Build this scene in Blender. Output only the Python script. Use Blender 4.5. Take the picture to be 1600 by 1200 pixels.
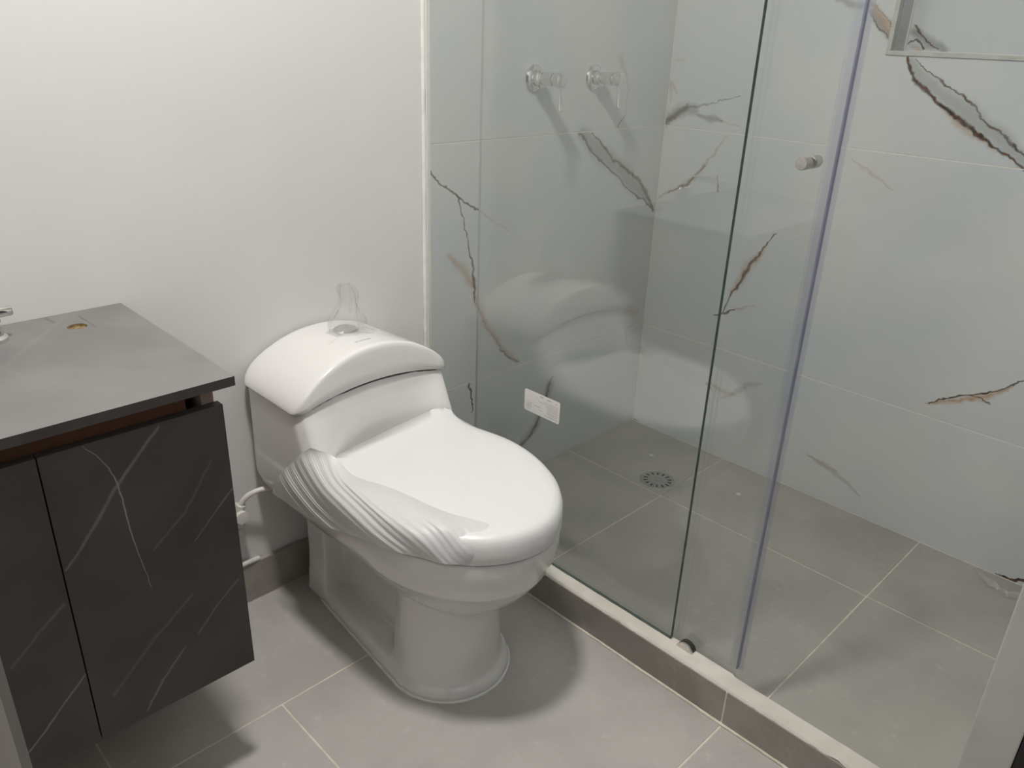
import bpy, bmesh, math, random
from mathutils import Vector, Matrix, noise
random.seed(7)
SC = bpy.context.scene
for o in list(bpy.data.objects): bpy.data.objects.remove(o)
COL = SC.collection

# ------------------------------------------------------------------ camera
cam_data = bpy.data.cameras.new('camera')
cam = bpy.data.objects.new('camera', cam_data); COL.objects.link(cam)
RIGHT = (0.7135106, -0.6997655, 0.0350828)
DOWN = (-0.2607812, -0.3117115, -0.9136898)
FWD = (0.6503043, 0.6427785, -0.4048951)
cam.matrix_world = Matrix(((RIGHT[0], -DOWN[0], -FWD[0], 0.0),
                           (RIGHT[1], -DOWN[1], -FWD[1], 0.0),
                           (RIGHT[2], -DOWN[2], -FWD[2], 1.18),
                           (0, 0, 0, 1)))
cam_data.sensor_width = 36.0
cam_data.lens = 1237.77 / 1600 * 36.0
cam_data.clip_start = 0.01
SC.camera = cam

# ------------------------------------------------------------------ world, light, exposure
SC.view_settings.view_transform = 'Standard'
SC.view_settings.look = 'None'
SC.view_settings.gamma = 1.0
SC.view_settings.use_curve_mapping = False
SC.view_settings.exposure = 0.0
W = bpy.data.worlds.new('world'); SC.world = W; W.use_nodes = True
W.node_tree.nodes['Background'].inputs[0].default_value = (0.62, 0.66, 0.72, 1)
W.node_tree.nodes['Background'].inputs[1].default_value = 0.07
LAMP_POS = (0.45, 0.74, 2.235)
LAMP_RADIUS = 0.085
LAMP_WATTS = 23.5
HALL_WATTS = 3.2
ld = bpy.data.lights.new('ceiling_lamp_light', 'AREA'); ld.shape = 'DISK'
ld.size = LAMP_RADIUS * 2; ld.energy = LAMP_WATTS; ld.color = (1.0, 0.97, 0.94)
lo = bpy.data.objects.new('ceiling_lamp_light', ld); COL.objects.link(lo)
lo.location = LAMP_POS
# light of the hallway coming through the open doorway
hd = bpy.data.lights.new('hallway_light', 'AREA'); hd.shape = 'RECTANGLE'
hd.size = 0.9; hd.size_y = 0.9; hd.energy = HALL_WATTS; hd.color = (0.93, 0.97, 1.0)
ho = bpy.data.objects.new('hallway_light', hd); COL.objects.link(ho)
ho.location = (0.4, -0.7, 2.1)
ho.rotation_euler = (Vector((0.7, 1.0, 0.5)) - Vector((0.4, -0.7, 2.1))).to_track_quat('-Z', 'Y').to_euler()

# ------------------------------------------------------------------ constants (metres)
YB = 1.4025     # back wall plane
XR = 2.0013     # tiled side wall plane of the shower
XL = -0.30      # left wall
YF = 0.105      # inner face of the front wall
CEIL = 2.25
XC = 0.823      # axis of the toilet
CURB_X0, CURB_X1, CURB_Z = 1.0915, 1.135, 0.083

# ------------------------------------------------------------------ node helpers
def new_mat(name):
    m = bpy.data.materials.new(name); m.use_nodes = True
    nt = m.node_tree; b = nt.nodes['Principled BSDF']
    return m, nt, b
def N(nt, t, **kw):
    n = nt.nodes.new(t)
    for k, v in kw.items(): setattr(n, k, v)
    return n
def math_node(nt, op, a, b=None, clamp=False):
    n = N(nt, 'ShaderNodeMath', operation=op, use_clamp=clamp)
    for i, v in enumerate((a, b)):
        if v is None: continue
        if isinstance(v, (int, float)): n.inputs[i].default_value = v
        else: nt.links.new(v, n.inputs[i])
    return n.outputs[0]
def mix_col(nt, fac, a, b):
    n = N(nt, 'ShaderNodeMix', data_type='RGBA')
    if isinstance(fac, (int, float)): n.inputs[0].default_value = fac
    else: nt.links.new(fac, n.inputs[0])
    for s, v in ((6, a), (7, b)):
        if isinstance(v, tuple): n.inputs[s].default_value = (*v, 1)
        else: nt.links.new(v, n.inputs[s])
    return n.outputs[2]
def noise_tex(nt, scale, detail=3, vec=None, rough=0.5):
    n = N(nt, 'ShaderNodeTexNoise'); n.inputs['Scale'].default_value = scale
    n.inputs['Detail'].default_value = detail; n.inputs['Roughness'].default_value = rough
    if vec is None:
        tc = N(nt, 'ShaderNodeTexCoord'); vec = tc.outputs['Object']
    nt.links.new(vec, n.inputs['Vector'])
    return n
def ramp(nt, val, lo, hi):
    n = N(nt, 'ShaderNodeMapRange', interpolation_type='SMOOTHSTEP')
    n.inputs[1].default_value = lo; n.inputs[2].default_value = hi
    nt.links.new(val, n.inputs[0]); return n.outputs[0]
def bump(nt, b, height, strength, dist):
    n = N(nt, 'ShaderNodeBump'); n.inputs['Strength'].default_value = strength
    n.inputs['Distance'].default_value = dist
    nt.links.new(height, n.inputs['Height']); nt.links.new(n.outputs[0], b.inputs['Normal'])
def noisy(name, c1, c2, scale, rough, bump_s=0.0, detail=4, spec=0.5, metal=0.0, lo=0.35, hi=0.65, bscale=None):
    m, nt, b = new_mat(name)
    n = noise_tex(nt, scale, detail)
    f = ramp(nt, n.outputs[0], lo, hi)
    nt.links.new(mix_col(nt, f, c1, c2), b.inputs['Base Color'])
    b.inputs['Roughness'].default_value = rough
    b.inputs['Specular IOR Level'].default_value = spec
    b.inputs['Metallic'].default_value = metal
    if bump_s:
        n2 = noise_tex(nt, bscale or scale * 6, 3)
        bump(nt, b, n2.outputs[0], bump_s, 0.002)
    return m

# one vein stroke: a tapering segment from A to A+BA in a wall's own 2D coordinates
def make_vein_group():
    g = bpy.data.node_groups.new('vein_stroke', 'ShaderNodeTree')
    for nm, st in (('P', 'NodeSocketVector'), ('A', 'NodeSocketVector'), ('BA', 'NodeSocketVector'),
                   ('BAn', 'NodeSocketVector'), ('W0', 'NodeSocketFloat'), ('DW', 'NodeSocketFloat'), ('S', 'NodeSocketFloat'), ('Soft', 'NodeSocketFloat')):
        g.interface.new_socket(nm, in_out='INPUT', socket_type=st)
    g.interface.new_socket('V', in_out='OUTPUT', socket_type='NodeSocketFloat')
    gi = g.nodes.new('NodeGroupInput'); go = g.nodes.new('NodeGroupOutput'); L = g.links
    def vm(op, a, b=None, s=None):
        n = g.nodes.new('ShaderNodeVectorMath'); n.operation = op
        L.new(a, n.inputs[0])
        if b is not None: L.new(b, n.inputs[1])
        if s is not None: L.new(s, n.inputs['Scale'])
        return n
    pa = vm('SUBTRACT', gi.outputs['P'], gi.outputs['A']).outputs[0]
    h = math_node(g, 'MULTIPLY', vm('DOT_PRODUCT', pa, gi.outputs['BAn']).outputs['Value'], 1.0, True)
    d = vm('LENGTH', vm('SUBTRACT', pa, vm('SCALE', gi.outputs['BA'], None, h).outputs[0]).outputs[0]).outputs['Value']
    w = math_node(g, 'ADD', math_node(g, 'MULTIPLY', gi.outputs['DW'], h), gi.outputs['W0'])
    r = math_node(g, 'DIVIDE', d, w)
    mr = g.nodes.new('ShaderNodeMapRange'); mr.interpolation_type = 'SMOOTHSTEP'
    L.new(r, mr.inputs[0]); mr.inputs[2].default_value = 1.6
    L.new(gi.outputs['Soft'], mr.inputs[1])
    mr.inputs[3].default_value = 1.0; mr.inputs[4].default_value = 0.0
    v = math_node(g, 'MULTIPLY', mr.outputs[0], gi.outputs['S'])
    L.new(v, go.inputs[0])
    return g
VG = make_vein_group()
def veins(nt, veinlist, axes, warp=(0.014, 0.006)):
    """returns {type: socket} with the vein masks, coordinates taken in the plane of axes"""
    tc = N(nt, 'ShaderNodeTexCoord'); sep = N(nt, 'ShaderNodeSeparateXYZ'); nt.links.new(tc.outputs['Object'], sep.inputs[0])
    cmb = N(nt, 'ShaderNodeCombineXYZ')
    nt.links.new(sep.outputs['XYZ'.index(axes[0])], cmb.inputs[0]); nt.links.new(sep.outputs['XYZ'.index(axes[1])], cmb.inputs[1])
    P = cmb.outputs[0]
    for sc, am in ((14, warp[0]), (70, warp[1])):
        n = noise_tex(nt, sc, 2, cmb.outputs[0])
        s = N(nt, 'ShaderNodeVectorMath', operation='SUBTRACT'); nt.links.new(n.outputs['Color'], s.inputs[0]); s.inputs[1].default_value = (.5, .5, .5)
        m = N(nt, 'ShaderNodeVectorMath', operation='MULTIPLY'); nt.links.new(s.outputs[0], m.inputs[0]); m.inputs[1].default_value = (am * 2, am * 2, 0)
        a = N(nt, 'ShaderNodeVectorMath', operation='ADD'); nt.links.new(P, a.inputs[0]); nt.links.new(m.outputs[0], a.inputs[1]); P = a.outputs[0]
    out = {}
    for typ, st, pts in veinlist:
        for (x0, y0, w0), (x1, y1, w1) in zip(pts[:-1], pts[1:]):
            n = N(nt, 'ShaderNodeGroup'); n.node_tree = VG
            nt.links.new(P, n.inputs['P'])
            dx, dy = x1 - x0, y1 - y0; q = dx * dx + dy * dy + 1e-9
            n.inputs['A'].default_value = (x0, y0, 0); n.inputs['BA'].default_value = (dx, dy, 0)
            n.inputs['BAn'].default_value = (dx / q, dy / q, 0)
            n.inputs['W0'].default_value = w0; n.inputs['DW'].default_value = w1 - w0; n.inputs['S'].default_value = st
            n.inputs['Soft'].default_value = {'D': 0.3, 'G': 0.15, 'O': -0.6, 'W': 0.1, 'K': 0.1}[typ]
            out[typ] = n.outputs[0] if typ not in out else math_node(nt, 'MAXIMUM', out[typ], n.outputs[0])
    return out

def marble(name, veinlist, axes):
    m, nt, b = new_mat(name)
    V = veins(nt, veinlist, axes)
    cl = noise_tex(nt, 3.0, 4)
    base = mix_col(nt, ramp(nt, cl.outputs[0], 0.3, 0.7), (0.60, 0.635, 0.65), (0.665, 0.675, 0.665))
    if 'G' in V: base = mix_col(nt, math_node(nt, 'MULTIPLY', V['G'], 0.8), base, (0.28, 0.29, 0.275))
    if 'O' in V:
        n2 = noise_tex(nt, 45, 3)
        base = mix_col(nt, math_node(nt, 'MULTIPLY', math_node(nt, 'MULTIPLY', V['O'], 0.95), math_node(nt, 'ADD', n2.outputs[0], 0.35), True), base, (0.42, 0.24, 0.09))
    if 'D' in V:
        n3 = noise_tex(nt, 60, 3)
        col = mix_col(nt, ramp(nt, n3.outputs[0], 0.35, 0.65), (0.05, 0.045, 0.038), (0.15, 0.085, 0.05))
        k = math_node(nt, 'MULTIPLY', V['D'], math_node(nt, 'ADD', noise_tex(nt, 28, 3).outputs[0], 0.45), True)
        base = mix_col(nt, k, base, col)
    nt.links.new(base, b.inputs['Base Color'])
    b.inputs['Roughness'].default_value = 0.07
    b.inputs['Specular IOR Level'].default_value = 0.4
    return m
def laminate(name, veinlist, axes, c1, c2, rough, spec=0.5):
    m, nt, b = new_mat(name)
    V = veins(nt, veinlist, axes, (0.003, 0.0015))
    cl = noise_tex(nt, 9.0, 5)
    base = mix_col(nt, ramp(nt, cl.outputs[0], 0.3, 0.7), c1, c2)
    if 'K' in V: base = mix_col(nt, V['K'], base, (0.02, 0.02, 0.022))
    if 'W' in V:
        n3 = noise_tex(nt, 30, 3)
        base = mix_col(nt, math_node(nt, 'MULTIPLY', V['W'], math_node(nt, 'ADD', n3.outputs[0], 0.2), True), base, (0.25, 0.24, 0.232))
    nt.links.new(base, b.inputs['Base Color'])
    b.inputs['Roughness'].default_value = rough
    b.inputs['Specular IOR Level'].default_value = spec
    return m

VEINS_RIGHT=[('D',1.00,[(0.7592,1.1603,0.0021),(0.7426,1.1315,0.0041),(0.7131,1.1021,0.0055),(0.6784,1.0733,0.0041),(0.6391,1.0521,0.0054),(0.6019,1.0366,0.0059),(0.5704,1.0155,0.0039),(0.5379,0.9894,0.0032),(0.5022,0.9736,0.0025),(0.4655,0.9475,0.0031)]),
('D',0.80,[(0.7404,1.1585,0.0010),(0.6988,1.1299,0.0013),(0.6599,1.1096,0.0020),(0.6214,1.0883,0.0016),(0.5892,1.0644,0.0023),(0.5486,1.0310,0.0026),(0.5106,1.0059,0.0032),(0.4692,0.9750,0.0025)]),
('G',0.60,[(0.7478,1.1541,0.0082),(0.7093,1.1158,0.0163),(0.6535,1.0833,0.0173),(0.5923,1.0509,0.0196),(0.5306,1.0103,0.0205),(0.4654,0.9609,0.0138)]),
('O',0.60,[(0.6637,1.0582,0.0027),(0.6138,1.0314,0.0093),(0.5684,1.0076,0.0052),(0.5362,0.9829,0.0052)]),
('G',0.80,[(0.9449,1.2781,0.0073),(0.8874,1.2607,0.0100)]),
('O',0.90,[(0.8634,1.2675,0.0112),(0.8305,1.2385,0.0111),(0.8056,1.2123,0.0125)]),
('G',0.80,[(0.8599,1.2515,0.0070),(0.8269,1.2226,0.0084),(0.8061,1.2016,0.0070)]),
('D',0.60,[(0.8587,1.2462,0.0014),(0.8283,1.2158,0.0021),(0.8069,1.1989,0.0014)]),
('D',0.40,[(0.8599,1.2715,0.0014),(0.8276,1.2452,0.0014),(0.8080,1.2229,0.0014)]),
('O',0.45,[(0.8383,0.9244,0.0023),(0.7856,0.9009,0.0061),(0.7235,0.8645,0.0022)]),
('D',0.80,[(1.0011,0.7091,0.0013),(1.0423,0.6495,0.0028),(1.0713,0.5883,0.0057),(1.1007,0.5191,0.0029),(1.1268,0.4462,0.0025)]),
('O',0.80,[(1.0188,0.6811,0.0036),(1.0723,0.5937,0.0171),(1.1016,0.5246,0.0078)]),
('D',0.90,[(1.1509,0.4337,0.0020),(1.1213,0.4516,0.0040),(1.0822,0.4718,0.0020)]),
('O',0.60,[(1.0822,0.4718,0.0049),(1.0256,0.5001,0.0019)]),
('O',0.70,[(1.4064,0.7325,0.0032),(1.3472,0.7739,0.0051),(1.2954,0.8019,0.0089),(1.2595,0.8500,0.0086),(1.2244,0.8929,0.0037),(1.1882,0.9447,0.0027)]),
('D',0.55,[(1.3576,0.7667,0.0020),(1.3220,0.7870,0.0030),(1.2954,0.8019,0.0049),(1.2826,0.8182,0.0029)]),
('D',0.50,[(1.2784,0.8332,0.0029),(1.2502,0.8583,0.0029)]),
('D',0.60,[(1.2015,0.8402,0.0009),(1.1970,0.8128,0.0014),(1.1963,0.7952,0.0038)]),
('D',0.75,[(1.3959,0.9617,0.0069),(1.3552,0.9864,0.0077),(1.3257,1.0061,0.0066)]),
('G',0.90,[(1.3964,0.9652,0.0138),(1.3557,0.9898,0.0173),(1.3043,1.0044,0.0150)]),
('D',0.55,[(1.3257,1.0061,0.0028),(1.2357,1.0267,0.0018),(1.1611,1.0503,0.0017)]),
('G',1.00,[(1.2960,0.9916,0.0038),(1.2449,0.9827,0.0110),(1.2085,0.9827,0.0036)]),
('O',0.50,[(1.2189,0.9851,0.0036),(1.1575,0.9727,0.0018)]),
('O',0.60,[(1.3855,1.0149,0.0029),(1.3927,1.0658,0.0077),(1.3663,1.0336,0.0029)]),
('O',0.35,[(1.3759,1.1303,0.0094),(1.3506,1.1314,0.0055)]),
('D',1.00,[(0.5232,0.3783,0.0012),(0.4740,0.4098,0.0019),(0.4428,0.4293,0.0019),(0.4023,0.4519,0.0025),(0.3718,0.4755,0.0025),(0.3422,0.4984,0.0021)]),
('O',1.10,[(0.5256,0.3756,0.0031),(0.4587,0.4067,0.0075),(0.4037,0.4415,0.0101),(0.3649,0.4747,0.0042)]),
('D',0.80,[(0.4428,0.4293,0.0015),(0.4188,0.4295,0.0015),(0.3987,0.4217,0.0022)]),
('O',0.50,[(0.7919,0.1167,0.0029),(0.7373,0.1092,0.0084),(0.7083,0.1035,0.0028)]),
('G',0.45,[(0.7963,0.1190,0.0029),(0.7369,0.1073,0.0084),(0.6270,0.0611,0.0027)]),
('D',2.20,[(0.3410,-0.0183,0.0024),(0.3090,-0.0140,0.0040),(0.2685,-0.0006,0.0035),(0.2136,0.0157,0.0034)]),
('O',0.50,[(1.1401,0.2241,0.0043),(1.0823,0.2142,0.0095),(1.0390,0.2168,0.0031)]),
('D',0.50,[(1.1416,0.2193,0.0032),(1.1162,0.2024,0.0011)]),
('G',0.40,[(1.0790,0.1941,0.0032),(1.0002,0.2635,0.0101),(0.9657,0.2793,0.0030)]),
('D',0.70,[(1.4038,0.0091,0.0025),(1.3336,-0.0168,0.0025)]),
('D',0.80,[(0.7895,1.2284,0.0021),(0.7675,1.2085,0.0021),(0.7290,1.1785,0.0014)]),
('G',0.90,[(0.7835,1.2149,0.0098),(0.7498,1.1941,0.0125),(0.7103,1.1765,0.0096)]),
('D',0.80,[(0.7922,1.1900,0.0021),(0.7761,1.1960,0.0028),(0.7579,1.1802,0.0028)]),
('O',0.60,[(0.7830,1.1820,0.0057),(0.7652,1.1744,0.0056)])]
VEINS_BACK=[('D',0.90,[(1.1207,0.8928,0.0016),(1.1682,0.8619,0.0020),(1.2103,0.8332,0.0030),(1.2461,0.8116,0.0026),(1.2790,0.7912,0.0018)]),
('O',0.40,[(1.2790,0.7912,0.0035),(1.3304,0.7586,0.0037),(1.3867,0.7241,0.0019)]),
('D',0.90,[(1.2143,0.8298,0.0021),(1.2307,0.7713,0.0017),(1.2499,0.7071,0.0018),(1.2658,0.6328,0.0037),(1.2736,0.5654,0.0024)]),
('O',0.80,[(1.1797,0.6977,0.0052),(1.2281,0.6554,0.0126),(1.2620,0.6090,0.0112)]),
('O',0.70,[(1.2661,0.6165,0.0093),(1.2755,0.5734,0.0095),(1.3080,0.4985,0.0118),(1.3532,0.4350,0.0092),(1.4305,0.3602,0.0065)]),
('D',0.70,[(1.3606,0.4224,0.0021),(1.3953,0.3862,0.0032),(1.4357,0.3550,0.0022)]),
('D',0.35,[(1.2757,0.5650,0.0019),(1.3082,0.4898,0.0015),(1.3606,0.4224,0.0021)]),
('D',0.75,[(1.6260,0.9520,0.0030),(1.6514,0.9282,0.0041),(1.6888,0.8964,0.0042),(1.7628,0.8451,0.0028),(1.8737,0.7765,0.0024),(1.9379,0.7382,0.0031),(1.9882,0.7040,0.0025)]),
('D',0.70,[(1.6830,0.9459,0.0015),(1.7325,0.9101,0.0043),(1.7727,0.8753,0.0033),(1.8339,0.8445,0.0045),(1.8978,0.8141,0.0059),(1.9363,0.7664,0.0061),(1.9908,0.7075,0.0038)]),
('G',0.80,[(1.6390,0.9482,0.0182),(1.7009,0.9055,0.0274),(1.7746,0.8614,0.0264),(1.8694,0.8041,0.0280),(1.9497,0.7426,0.0147),(1.9875,0.7079,0.0063)]),
('O',0.35,[(1.6975,0.9337,0.0063),(1.7876,0.8690,0.0088),(1.9144,0.8054,0.0071)]),
('D',0.60,[(1.7864,0.9571,0.0032),(1.8129,0.9859,0.0027)]),
('O',0.40,[(1.8180,0.9890,0.0054),(1.8170,1.0514,0.0043),(1.7725,1.1309,0.0102)]),
('D',0.70,[(1.5816,0.2704,0.0024),(1.5599,0.2360,0.0048),(1.5376,0.1707,0.0024),(1.4960,0.1113,0.0060),(1.4500,0.0875,0.0035)]),
('O',0.35,[(1.5646,0.2448,0.0119),(1.5055,0.1291,0.0143)]),
('G',0.60,[(1.5721,0.2528,0.0190),(1.5185,0.1352,0.0120),(1.4676,0.1002,0.0166)]),
('D',1.00,[(1.2581,0.3497,0.0025),(1.2663,0.2660,0.0026)]),
('O',0.50,[(1.9089,0.4044,0.0158),(1.9558,0.3944,0.0134)])]
VEINS_DOOR=[('W',1.00,[(0.2406,0.6872,0.0004),(0.2543,0.6694,0.0005),(0.2661,0.6462,0.0008),(0.2722,0.6246,0.0009),(0.2750,0.5909,0.0011),(0.2785,0.5437,0.0009),(0.2837,0.4936,0.0006),(0.2902,0.4430,0.0004)]),
('W',0.45,[(0.3350,0.6828,0.0022),(0.2839,0.6317,0.0022),(0.2673,0.6139,0.0026),(0.2379,0.5721,0.0026),(0.1941,0.5225,0.0017)]),
('W',0.50,[(0.4251,0.5523,0.0015),(0.3994,0.5278,0.0015),(0.3597,0.4890,0.0010)]),
('W',0.35,[(0.4162,0.3923,0.0017),(0.3795,0.3631,0.0016),(0.3446,0.3276,0.0022)]),
('W',0.50,[(0.3231,0.3157,0.0016),(0.2836,0.2759,0.0021),(0.2555,0.2341,0.0016)]),
('W',0.65,[(0.1899,0.3516,0.0014),(0.1536,0.3180,0.0014),(0.1238,0.2865,0.0014),(0.1007,0.2684,0.0014)]),
('W',0.25,[(0.1799,0.4733,0.0026),(0.1457,0.4454,0.0025),(0.1077,0.4103,0.0021)]),
('W',0.20,[(0.3442,0.4004,0.0026),(0.2807,0.3536,0.0030),(0.2170,0.2921,0.0030)]),
('W',0.20,[(0.3995,0.6082,0.0019),(0.3535,0.5420,0.0024),(0.3023,0.5007,0.0019)])]
VEINS_TOP=[('W',0.35,[(0.2115,1.2035,0.0048),(0.2492,1.2556,0.0059),(0.2895,1.3077,0.0056),(0.3409,1.3720,0.0044)]),
('W',0.50,[(0.2077,1.2518,0.0014),(0.2192,1.2030,0.0017),(0.2373,1.1531,0.0013),(0.2624,1.1042,0.0007)]),
('W',0.30,[(0.2180,1.1981,0.0014),(0.2329,1.1372,0.0013),(0.2457,1.0805,0.0010)]),
('W',0.25,[(0.2373,1.1252,0.0013),(0.2546,1.0074,0.0012),(0.2776,0.9641,0.0009)]),
('K',0.40,[(0.3236,1.3938,0.0026),(0.3284,1.3622,0.0017)]),
('K',0.40,[(0.3687,1.3740,0.0018),(0.3728,1.3071,0.0017)])]


M = {}
M['paint'] = noisy('white_wall_paint', (0.66, 0.66, 0.64), (0.69, 0.69, 0.67), 2.5, 0.55, 0.05, spec=0.3, bscale=60)
M['ceiling'] = noisy('ceiling_paint', (0.80, 0.79, 0.77), (0.83, 0.82, 0.80), 2.0, 0.8)
def marble_part(base, veinlist, axes, lo, hi):
    """the stone of one tile: only the veins that cross the rectangle lo..hi"""
    keep = []
    for t, s, pts in veinlist:
        for p, q in zip(pts[:-1], pts[1:]):
            m = max(p[2], q[2]) * 1.6 + .015
            if max(p[0], q[0]) + m > lo[0] and min(p[0], q[0]) - m < hi[0] and max(p[1], q[1]) + m > lo[1] and min(p[1], q[1]) - m < hi[1]:
                keep.append((t, s, [p, q]))
    key = '%s_%d' % (base, len([k for k in M if k.startswith(base)]))
    M[key] = marble(key, keep, axes)
    return key
M['marble_plain'] = marble('glossy_plain_marble', [('G', .4, [(1.5, 0.5, .006), (1.2, 0.9, .01)])], 'XZ')
def stone(name, c1, c2, rough):
    m, nt, b = new_mat(name)
    a = noise_tex(nt, 5.0, 6, rough=0.6); s = noise_tex(nt, 38, 4)
    base = mix_col(nt, ramp(nt, a.outputs[0], 0.32, 0.68), c1, c2)
    k = ramp(nt, s.outputs[0], 0.58, 0.8)
    base = mix_col(nt, math_node(nt, 'MULTIPLY', k, 0.18), base, tuple(min(1, x * 1.7) for x in c2))
    nt.links.new(base, b.inputs['Base Color'])
    r = N(nt, 'ShaderNodeMapRange'); nt.links.new(a.outputs[0], r.inputs[0]); r.inputs[3].default_value = rough - .08; r.inputs[4].default_value = rough + .08
    nt.links.new(r.outputs[0], b.inputs['Roughness'])
    bump(nt, b, noise_tex(nt, 120, 3).outputs[0], 0.08, 0.001)
    return m
M['floor_tile'] = stone('grey_stone_tile', (0.41, 0.39, 0.365), (0.47, 0.45, 0.42), 0.42)
M['shower_floor_tile'] = stone('grey_stone_tile_shower', (0.37, 0.36, 0.33), (0.43, 0.415, 0.38), 0.42)
M['skirting_tile'] = stone('grey_brown_stone_tile', (0.25, 0.225, 0.20), (0.36, 0.33, 0.295), 0.4)
M['grout'] = noisy('cream_grout', (0.62, 0.56, 0.46), (0.72, 0.66, 0.56), 40, 0.8)
M['wall_grout'] = noisy('pale_grout', (0.76, 0.75, 0.69), (0.80, 0.79, 0.74), 40, 0.7)
M['trim_grey'] = noisy('grey_tile_trim', (0.50, 0.51, 0.48), (0.56, 0.57, 0.54), 30, 0.3)
M['curb_top'] = noisy('worn_white_curb_paint', (0.60, 0.56, 0.50), (0.68, 0.645, 0.585), 14, 0.6, 0.15, bscale=80)
M['silicone'] = noisy('white_silicone', (0.72, 0.72, 0.69), (0.8, 0.8, 0.77), 30, 0.35, 0.1)
M['jamb'] = noisy('painted_door_jamb', (0.50, 0.49, 0.46), (0.55, 0.54, 0.51), 8, 0.4, 0.05)
M['hall_dark'] = noisy('dark_hallway_standin', (0.012, 0.011, 0.010), (0.018, 0.016, 0.015), 8, 0.6)  # near-black colour standing in for the unlit hallway beside the jamb
M['lintel'] = noisy('taupe_door_jamb', (0.20, 0.17, 0.15), (0.24, 0.21, 0.185), 6, 0.5)
def ceramic():
    m, nt, b = new_mat('white_glazed_ceramic')
    n = noise_tex(nt, 4, 2)
    nt.links.new(mix_col(nt, n.outputs[0], (0.735, 0.72, 0.70), (0.765, 0.75, 0.73)), b.inputs['Base Color'])
    b.inputs['Roughness'].default_value = 0.12; b.inputs['Coat Weight'].default_value = 0.3; b.inputs['Coat Roughness'].default_value = 0.05
    return m
M['ceramic'] = ceramic()
def film_mat():
    m, nt, b = new_mat('white_foam_film')
    n = noise_tex(nt, 7, 3)
    nt.links.new(mix_col(nt, n.outputs[0], (0.70, 0.695, 0.685), (0.74, 0.735, 0.725)), b.inputs['Base Color'])
    b.inputs['Roughness'].default_value = 0.33; b.inputs['Sheen Weight'].default_value = 0.15
    bump(nt, b, noise_tex(nt, 16, 2).outputs[0], 0.25, 0.006)
    return m
M['film'] = film_mat()
def sheet_mat():
    m, nt, b = new_mat('gathered_foam_film')
    n = noise_tex(nt, 12, 3)
    nt.links.new(mix_col(nt, n.outputs[0], (0.74, 0.74, 0.735), (0.80, 0.80, 0.79)), b.inputs['Base Color'])
    b.inputs['Roughness'].default_value = 0.38
    tr = N(nt, 'ShaderNodeBsdfTranslucent'); tr.inputs[0].default_value = (0.85, 0.85, 0.84, 1)
    mx = N(nt, 'ShaderNodeMixShader'); mx.inputs[0].default_value = 0.25
    nt.links.new(b.outputs[0], mx.inputs[1]); nt.links.new(tr.outputs[0], mx.inputs[2])
    nt.links.new(mx.outputs[0], nt.nodes['Material Output'].inputs[0])
    return m
M['sheet'] = sheet_mat()
def see_through(name, tint, ior, rough=0.0, haze=0.0, haze_col=(0.9, 0.9, 0.9)):
    """thin clear sheet: straight transmission plus Fresnel reflection, the same for every ray"""
    m = bpy.data.materials.new(name); m.use_nodes = True; nt = m.node_tree
    nt.nodes.remove(nt.nodes['Principled BSDF']); out = nt.nodes['Material Output']
    t = N(nt, 'ShaderNodeBsdfTransparent'); t.inputs[0].default_value = (*tint, 1)
    g = N(nt, 'ShaderNodeBsdfGlossy'); g.inputs['Roughness'].default_value = rough; g.inputs[0].default_value = (1, 1, 1, 1)
    geo = N(nt, 'ShaderNodeNewGeometry')
    i = N(nt, 'ShaderNodeMapRange'); nt.links.new(geo.outputs['Backfacing'], i.inputs[0])
    i.inputs[3].default_value = ior; i.inputs[4].default_value = 1.0 / ior
    f = N(nt, 'ShaderNodeFresnel'); nt.links.new(i.outputs[0], f.inputs[0])
    mx = N(nt, 'ShaderNodeMixShader'); nt.links.new(f.outputs[0], mx.inputs[0])
    src = t.outputs[0]
    if haze:
        d = N(nt, 'ShaderNodeBsdfDiffuse'); d.inputs[0].default_value = (*haze_col, 1)
        hz = noise_tex(nt, 6, 3); hf = N(nt, 'ShaderNodeMapRange'); nt.links.new(hz.outputs[0], hf.inputs[0]); hf.inputs[3].default_value = haze * .5; hf.inputs[4].default_value = haze * 1.5
        m2 = N(nt, 'ShaderNodeMixShader'); nt.links.new(hf.outputs[0], m2.inputs[0])
        nt.links.new(t.outputs[0], m2.inputs[1]); nt.links.new(d.outputs[0], m2.inputs[2]); src = m2.outputs[0]
    nt.links.new(src, mx.inputs[1]); nt.links.new(g.outputs[0], mx.inputs[2]); nt.links.new(mx.outputs[0], out.inputs[0])
    return m
M['glass'] = see_through('clear_glass', (0.984, 0.990, 0.985), 1.5)
M['clear_film'] = see_through('clear_crinkled_film', (0.96, 0.96, 0.955), 1.5, 0.10, 0.12, (0.8, 0.8, 0.78))
M['scrap'] = see_through('milky_plastic', (0.93, 0.93, 0.92), 1.5, 0.15, 0.40, (0.75, 0.75, 0.72))
M['seal'] = see_through('lilac_plastic_seal', (0.90, 0.905, 0.93), 1.4, 0.15, 0.10, (0.48, 0.49, 0.58))
M['seal_core'] = noisy('lilac_seal_core', (0.21, 0.22, 0.28), (0.25, 0.26, 0.32), 20, 0.35)
M['glass_edge'] = noisy('dark_green_glass_edge', (0.035, 0.06, 0.05), (0.06, 0.095, 0.08), 20, 0.15)
M['chrome'] = noisy('polished_chrome', (0.78, 0.78, 0.77), (0.84, 0.84, 0.83), 20, 0.08, metal=1.0)
M['steel'] = noisy('brushed_steel', (0.60, 0.58, 0.55), (0.70, 0.68, 0.65), 60, 0.34, metal=1.0)
M['steel_and_gap_dark'] = noisy('dark_steel_and_gap', (0.02, 0.02, 0.018), (0.04, 0.038, 0.035), 60, 0.4)
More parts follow.
